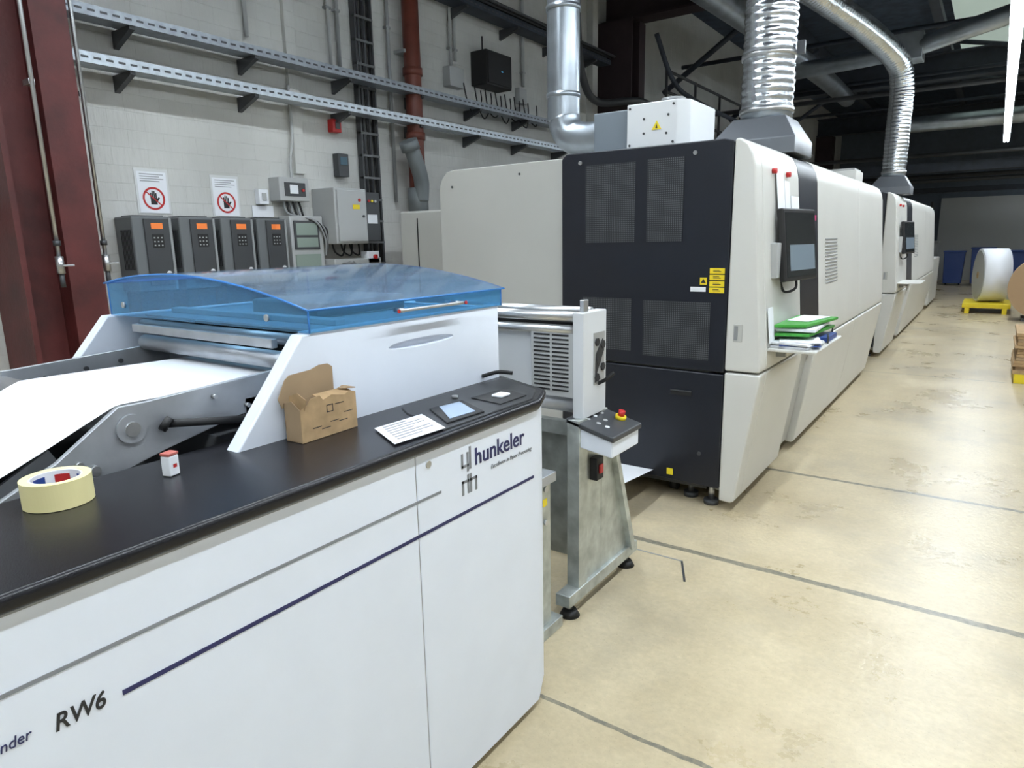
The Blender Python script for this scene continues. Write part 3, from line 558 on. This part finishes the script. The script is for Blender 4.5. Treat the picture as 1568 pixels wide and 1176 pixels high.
cyl(r,'wound_paper_roll',(-2.22,-.10,.70),(-1.66,-.10,.70),.34,PAPER,64); cyl(r,'winding_shaft',(-2.46,-.10,.70),(-1.6,-.10,.70),.05,STEEL,24)
pts=[(1.42,1.225),(1.25,1.232),(1.0,1.236),(.80,1.238),(.745,1.2385),(.72,1.237),(.697,1.229),(.66,1.213),(.47,1.132),(.25,1.06),(.06,1.004)]
v=[];f=[]
sm=path([(0,a,b) for a,b in pts],6)
for p in sm: v+=[(-2.22,p.y,p.z),(-1.655,p.y,p.z)]
for i in range(len(sm)-1): f.append((2*i,2*i+1,2*i+3,2*i+2))
me=mesh(v,f,'web'); o=add(me,'paper_web',r,PAPER)
for p in me.polygons: p.use_smooth=True

# ---------------------------------------------------------------- things on the counter
Z=1.11
r=root('cardboard_box')
def rot(o,c,a):
    o.location=c; o.rotation_euler=(0,0,a)
parts=[prism(r,'front','x',[(-.095,0),(.095,0),(.095,.098),(.07,.104),(.055,.097),(.01,.106),(-.02,.098),(-.03,.112),(-.06,.108),(-.07,.094),(-.095,.085)],0,.002,CARD),
 box(r,'back',(-.058,-.095,0),(-.056,.095,.098),CARD2),box(r,'side_b',(-.058,.093,0),(0,.095,.098),CARD),box(r,'bottom',(-.058,-.095,0),(0,.095,.002),CARD),
 prism(r,'side_a','y',[(-.058,0),(0,0),(0,.085),(-.03,.105),(-.058,.098)],-.095,-.093,CARD2),
 prism(r,'front_flap','y',[(.0,.097),(.002,.097),(-.036,.108),(-.038,.106)],-.02,.09,CARD), prism(r,'torn_side_flap','y',[(-.055,.06),(.0,.075),(.012,.11),(-.02,.125),(-.05,.115)],-.083,-.081,CARD),
 prism(r,'side_flap_folded','z',[(-.03,.06),(.004,.094),(.0,.098),(-.05,.098)],.108,.110,CARD2),
 prism(r,'back_flap','x',[(-.10,.085),(.075,.085),(.075,.165),(.06,.175),(.03,.176),(.0,.168),(-.07,.165),(-.085,.155),(-.11,.11)],-.061,-.059,CARD2)]
for k,(y,z) in enumerate(((-.06,.03),(-.03,.022),(.0,.035),(.03,.03),(.02,.078),(.05,.05))): parts.append(box(r,'print_%d'%k,(.002,y,z),(.0025,y+.030,z+.002),INK))
parts.append(box(r,'tick_a',(.002,-.01,.062),(.0025,.012,.064),INK)); parts.append(box(r,'tick_b',(.002,-.01,.080),(.0025,.012,.082),INK)); parts.append(box(r,'tick_c',(.002,-.01,.062),(.0025,-.008,.082),INK)); parts.append(box(r,'tick_d',(.002,.010,.062),(.0025,.012,.082),INK))
for o in parts: rot(o,(-1.378,1.115,Z+.001),math.radians(3))
r=root('instruction_sheet'); prism(r,'sheet','z',[(-1.31,1.205),(-1.305,1.385),(-1.15,1.31),(-1.16,1.13)],Z+.005,Z+.0065,PAPER)
for k in range(7):
    t=.10+.12*k; a=Vector((-1.31+t*.15,1.205-t*.075)); b=Vector((-1.305+t*.155,1.385-t*.075)); a2=a.lerp(b,.12); b2=a.lerp(b,.88 if k%3 else .6)
    prism(r,'line_%d'%k,'z',[(a2.x,a2.y),(b2.x,b2.y),(b2.x+.005,b2.y-.0025),(a2.x+.005,a2.y-.0025)],Z+.0060,Z+.0075,GREYINK)
r=root('tape_roll')
def annulus(name,c,r0,r1,z0,z1,m,seg=56,a0=0,a1=2*math.pi):
    v=[];f=[]
    full=abs(a1-a0-2*math.pi)<1e-6; n=seg+(0 if full else 1)
    for i in range(n):
        a=a0+(a1-a0)*i/seg; cc,s=math.cos(a),math.sin(a)
        v+=[(c[0]+r0*cc,c[1]+r0*s,z0),(c[0]+r1*cc,c[1]+r1*s,z0),(c[0]+r1*cc,c[1]+r1*s,z1),(c[0]+r0*cc,c[1]+r0*s,z1)]
    for i in range(seg):
        a=4*i;b=4*((i+1)%n)
        f+=[(a,a+1,b+1,b),(a+1,a+2,b+2,b+1),(a+2,a+3,b+3,b+2),(a+3,a,b,b+3)]
    return add(mesh(v,f,name),name,r,m)
cT=(-1.467,.508); ZT=Z+.001
annulus('tape',cT,.046,.061,ZT,ZT+.053,TAPE); annulus('core',cT,.0425,.0458,ZT,ZT+.052,PAPER)
for k in range(6): annulus('core_print_%d'%k,cT,.0418,.0426,ZT+.008,ZT+.044,(RED,BLUEP)[k%2],10,.1+k*1.05,.75+k*1.05)
r=root('correction_tape'); o=box(r,'body',(-.012,-.014,0),(.012,.014,.045),PAPER,.003); o2=box(r,'cap',(-.0125,-.0145,.045),(.0125,.0145,.052),mat('cap_grey_red',(.45,.12,.10),.5),.002); o3=box(r,'label',(.012,-.004,.018),(.0125,.006,.026),RED)
for o in (o,o2,o3): rot(o,(-1.43,.715,Z+.001),.3)

# ---------------------------------------------------------------- web stand between the machines
r=root('web_turning_stand')
box(r,'side_housing',(-1.375,2.37,.87),(-1.325,2.57,1.31),mat('white_paint_matte',(.64,.66,.68),.45),.004)
box(r,'far_side_housing',(-2.42,2.37,.2),(-2.37,2.57,1.31),WHITE,.004)
box(r,'bracket_top',(-1.36,2.40,1.31),(-1.34,2.44,1.36),STEEL,.003)
prism(r,'guard_plate','x',[(2.455,1.0),(2.55,1.0),(2.55,1.22),(2.455,1.22)],-1.325,-1.322,mat('plate_silver',(.45,.46,.47),.4,.5))
for k,(y,z) in enumerate(((2.48,1.18),(2.53,1.165),(2.49,1.10),(2.53,1.07),(2.48,1.03))): disc(r,'plate_mark_%d'%k,(-1.322,y,z),(1,0,0),.018,.006,INK,6)
prism(r,'plate_swoosh','x',[(2.47,1.13),(2.53,1.19),(2.54,1.14),(2.48,1.05),(2.51,1.02),(2.465,1.01)],-1.322,-1.3195,INK)
for k,(z,d,rr,m) in enumerate(((1.29,2.40,.022,STEEL),(1.262,2.46,.024,RUB),(1.235,2.40,.02,STEEL),(1.30,2.53,.02,STEEL))): cyl(r,'roller_%d'%k,(-2.38,d,z),(-1.375,d,z),rr,m,24)
cyl(r,'roller_low',(-2.38,2.44,.91),(-1.375,2.44,.91),.035,CASTAL,24)
box(r,'web_panel',(-2.36,2.42,.93),(-1.60,2.43,1.25),mat('white_paint_matte',(.64,.66,.68),.45))
box(r,'grille_plate',(-1.59,2.385,.95),(-1.38,2.395,1.24),LGREY,.002)
for k in range(14):
    z=.975+.018*k
    for c in range(2): box(r,'grille_slot',(-1.575+.092*c,2.383,z),(-1.495+.092*c,2.3852,z+.007),DARK)
box(r,'cross_member',(-2.4,2.40,.78),(-1.33,2.44,.84),GALV); box(r,'inner_panel',(-2.38,2.45,.2),(-1.42,2.455,.80),GALV)
box(r,'post',(-1.385,2.34,.06),(-1.325,2.41,.87),GALV,.003); box(r,'post_rear',(-1.385,2.56,.3),(-1.335,2.61,.87),GALV,.003)
prism(r,'side_plate','x',[(2.41,.12),(2.86,.12),(2.66,.70),(2.41,.74)],-1.345,-1.338,GALV)
prism(r,'side_plate_fold','x',[(2.84,.10),(2.88,.10),(2.66,.70),(2.63,.70)],-1.36,-1.31,GALV)
box(r,'base_rail',(-1.39,2.25,.065),(-1.32,2.92,.12),GALV,.004); box(r,'base_rail_far',(-2.43,2.25,.065),(-2.36,2.92,.12),GALV,.004); box(r,'base_cross',(-2.4,2.8,.07),(-1.35,2.86,.115),GALV)
for x in (-1.355,-2.395):
    for y in (2.31,2.86): cyl(r,'foot_stem',(x,y,.025),(x,y,.075),.012,STEEL,14); cyl(r,'foot_pad',(x,y,0),(x,y,.028),.045,RUB,24,.03)
box(r,'switch_box',(-1.338,2.45,.58),(-1.30,2.51,.68),RUB,.004); box(r,'switch_knob',(-1.30,2.465,.61),(-1.292,2.495,.65),RED,.003)
prism(r,'panel_body','y',[(-1.38,.76),(-1.18,.73),(-1.18,.80),(-1.38,.85)],2.35,2.60,WHITE,.006); prism(r,'panel_top','y',[(-1.39,.852),(-1.17,.798),(-1.17,.822),(-1.39,.876)],2.34,2.61,DGREY,.006)
for k,(x,y,m) in enumerate(((-1.33,2.42,LGREY),(-1.33,2.48,PAPER),(-1.28,2.42,LGREY),(-1.28,2.48,LGREY),(-1.24,2.42,PAPER),(-1.33,2.54,LGREY))): disc(r,'button_%d'%k,(x,y,.870-.245*(x+1.39)),(.22,0,1),.010,.008,m,16)
cyl(r,'estop_base',(-1.25,2.56,.838),(-1.245,2.56,.856),.024,YEL,20); cyl(r,'estop_head',(-1.245,2.56,.856),(-1.24,2.56,.878),.015,RED,20)
pipe(r,'lever',[(-1.325,2.5,1.0),(-1.29,2.5,1.02),(-1.26,2.52,1.05)],.008,RUB,6,10)
r=root('rewinder_infeed_frame')
box(r,'post',(-1.40,2.08,.05),(-1.355,2.16,.66),GALV,.003); box(r,'post_b',(-1.50,2.12,.05),(-1.46,2.18,.8),GALV,.003); box(r,'foot_rail',(-1.52,2.02,0),(-1.335,2.22,.05),GALV,.003)
box(r,'bracket',(-1.42,2.06,.66),(-1.34,2.18,.70),CASTAL,.003); box(r,'label',(-1.354,2.10,.57),(-1.352,2.13,.60),YEL); disc(r,'bolt_a',(-1.355,2.12,.64),(1,0,0),.012,.008,STEEL,12); disc(r,'bolt_b',(-1.355,2.12,.50),(1,0,0),.012,.008,STEEL,12)
box(r,'far_post',(-2.45,2.06,0),(-2.40,2.14,.9),GALV,.003); box(r,'cross',(-2.42,2.1,.40),(-1.44,2.13,.47),GALV)
r=root('low_paper_web'); v=[(-2.2,2.9,.26),(-1.62,2.9,.26),(-1.62,3.95,.16),(-2.2,3.95,.16)]; add(mesh(v,[(0,1,2,3)],'w'),'sheet',r,PAPER)
r=root('floor_mark_tape')
box(r,'leg_a',(-1.42,3.045,0),(-1.13,3.055,.0015),GREY); prism(r,'leg_b','z',[(-1.14,3.05),(-1.13,3.055),(-1.04,2.86),(-1.05,2.855)],0,.0015,DGREY)

# ---------------------------------------------------------------- far right things
r=root('white_paper_reel'); A=Vector((-.24,16.93,.74)); B=Vector((.20,17.03,.74)); u=(B-A).normalized()
cyl(r,'reel',A,B,.53,PAPER,64); cyl(r,'end_cap',A-u*.012,A,.49,LGREY,48); cyl(r,'core',A-u*.02,A-u*.01,.07,CARD,24)
r=root('yellow_pallet_dolly'); box(r,'deck',(-.45,16.4,.11),(.35,17.6,.2),YEL,.01)
for x in (-.4,.22): box(r,'skid',(x,16.4,0),(x+.08,17.6,.11),YEL,.005)
r=root('kraft_paper_reel'); cyl(r,'reel',(.79,15.2,.61),(.81,15.9,.61),.55,KRAFT,64); cyl(r,'core',(.79,15.19,.61),(.79,15.2,.61),.06,DGREY,24)
box(r,'chock',(.5,15.25,0),(1.1,15.8,.06),DGREY)
r=root('pallet_of_flat_cartons')
for k in range(3): box(r,'runner_%d'%k,(.30+.35*k,8.9,0),(.40+.35*k,9.9,.10),YEL if k==0 else CARD)
box(r,'pallet_deck',(.28,8.9,.10),(1.14,9.9,.14),CARD)
for k in range(12):
    d=random.uniform(-.02,.02); box(r,'carton_%d'%k,(.29+d,8.95+d,.142+.033*k),(1.10+d,9.85+d,.172+.033*k),CARD if k%3 else CARD2)
for k,(x,y,w,h,m) in enumerate(((-1.3,25.0,.55,1.0,BLUEP),(-.6,25.0,.6,1.1,BLUEP),(.2,25.2,.6,1.0,BLUEP),(.95,25.2,.6,1.2,GREY),(-2.0,25.2,.5,1.3,GREY))):
    r=root('waste_bin'); prism(r,'body','y',[(x+.04,.06),(x+w-.04,.06),(x+w,h),(x,h)],y,y+.6,m,.02); box(r,'lid',(x-.02,y-.02,h),(x+w+.02,y+.62,h+.05),m,.01)
    for xx in (x+.1,x+w-.1): cyl(r,'wheel',(xx-.02,y+.5,.07),(xx+.02,y+.5,.07),.07,RUB,16)
r=root('wall_panel_far'); box(r,'panel',(-1.7,27.9,0),(2.4,27.99,2.75),mat('pale_wall_panel',(.50,.52,.52),.6))
r=root('far_shelving')
for x in (-4.2,-3.0,-1.9): box(r,'post',(x,26.6,0),(x+.06,26.7,2.6),DGREY)
for z in (.8,1.6,2.4): box(r,'shelf',(-4.2,26.4,z),(-1.84,27.2,z+.05),DGREY)
for k in range(7): box(r,'carton',(-4.1+.32*k,26.5,.85),(-3.85+.32*k,27.0,1.15+.1*(k%3)),CARD)

# ---------------------------------------------------------------- lamps
def lamp(x,y,z,L=1.5):
    r=root('fluorescent_lamp'); box(r,'fixture_body',(x-.06,y,z+.04),(x+.06,y+L,z+.09),PAPER,.004)
    for s in (-.03,.03): cyl(r,'tube',(x+s,y+.03,z+.015),(x+s,y+L-.03,z+.015),.02,TUBE,12)
    for yy in (y+.2,y+L-.2): cyl(r,'hanger',(x,yy,z+.09),(x,yy,5.6),.004,DGREY,6)
    return r
def arealight(r,x,y0,y1,z,pw,w=.10,spread=180):
    l=bpy.data.lights.new('lamp','AREA'); l.shape='RECTANGLE'; l.size=w; l.size_y=y1-y0; l.energy=pw; l.color=(.88,.95,1.0); l.spread=math.radians(spread)
    o=bpy.data.objects.new('lamp_light',l); o.location=(x,(y0+y1)/2,z-.015); C.objects.link(o); o.parent=r
for i in range(14):
    r=lamp(-.07,-2.6+1.6*i,3.6,1.57)
    if i%4==0: arealight(r,-.07,-2.6+1.6*i,min(-2.6+1.6*(i+4),19.8),3.6,(98,104,90,42)[i//4])
for i in range(4):  # unseen lamp row, added to light the left wall and rewinder
    r=lamp(-2.7,-2.0+1.6*i,4.3)
    if i%2==0: arealight(r,-2.7,-2+1.6*i,1.1+1.6*i,4.3,52,spread=140)
for i in range(6):  # unseen lamp row on the right, added as fill light
    r=lamp(4.0,-3+3.2*i,4.2)
    if i%2==0: arealight(r,4.0,-3+3.2*i,-3+3.2*i+4.6,4.2,88,spread=165)
r=lamp(2.6,24.0,3.9); arealight(r,2.6,24,25.5,3.9,50)  # hidden extra lamp, added to brighten the far wall
r=root('roof_skylight'); box(r,'pane',(-1.1,14.6,5.585),(.2,16.7,5.599),mat('skylight_glow',(.45,.55,.5),.5,emit=.6)); box(r,'pane_b',(-1.1,17.3,5.585),(.2,20,5.599),mat('skylight_glow',(.45,.55,.5),.5))

w=bpy.data.worlds.new('w'); scene.world=w; w.use_nodes=True; w.node_tree.nodes['Background'].inputs[0].default_value=(.5,.55,.6,1); w.node_tree.nodes['Background'].inputs[1].default_value=.3

# ---------------------------------------------------------------- camera
cam=bpy.data.cameras.new('camera'); cam.sensor_width=36; cam.lens=1053/1600*36; cam.clip_start=.02; cam.clip_end=200
co=bpy.data.objects.new('camera',cam); C.objects.link(co)
Ya=Vector((0.5757,0.1803,-0.7976)).normalized(); Xa=Vector((0.8175,-0.1049,0.5663)).normalized(); Za=Xa.cross(Ya).normalized(); Xa=Ya.cross(Za)
M=Matrix((Xa,Ya,Za)).to_4x4(); M.translation=Vector((0,0,1.6)); co.matrix_world=M
scene.camera=co

bpy.context.view_layer.update()
for e in ROOTS:
    lo=Vector((1e9,)*3);hi=Vector((-1e9,)*3)
    for c in e.children:
        for b in c.bound_box:
            p=c.matrix_world@Vector(b)
            for i in range(3): lo[i]=min(lo[i],p[i]);hi[i]=max(hi[i],p[i])
    L=Vector(((lo.x+hi.x)/2,(lo.y+hi.y)/2,lo.z)); e.location=L
    for c in e.children: c.matrix_parent_inverse=Matrix.Translation(-L)
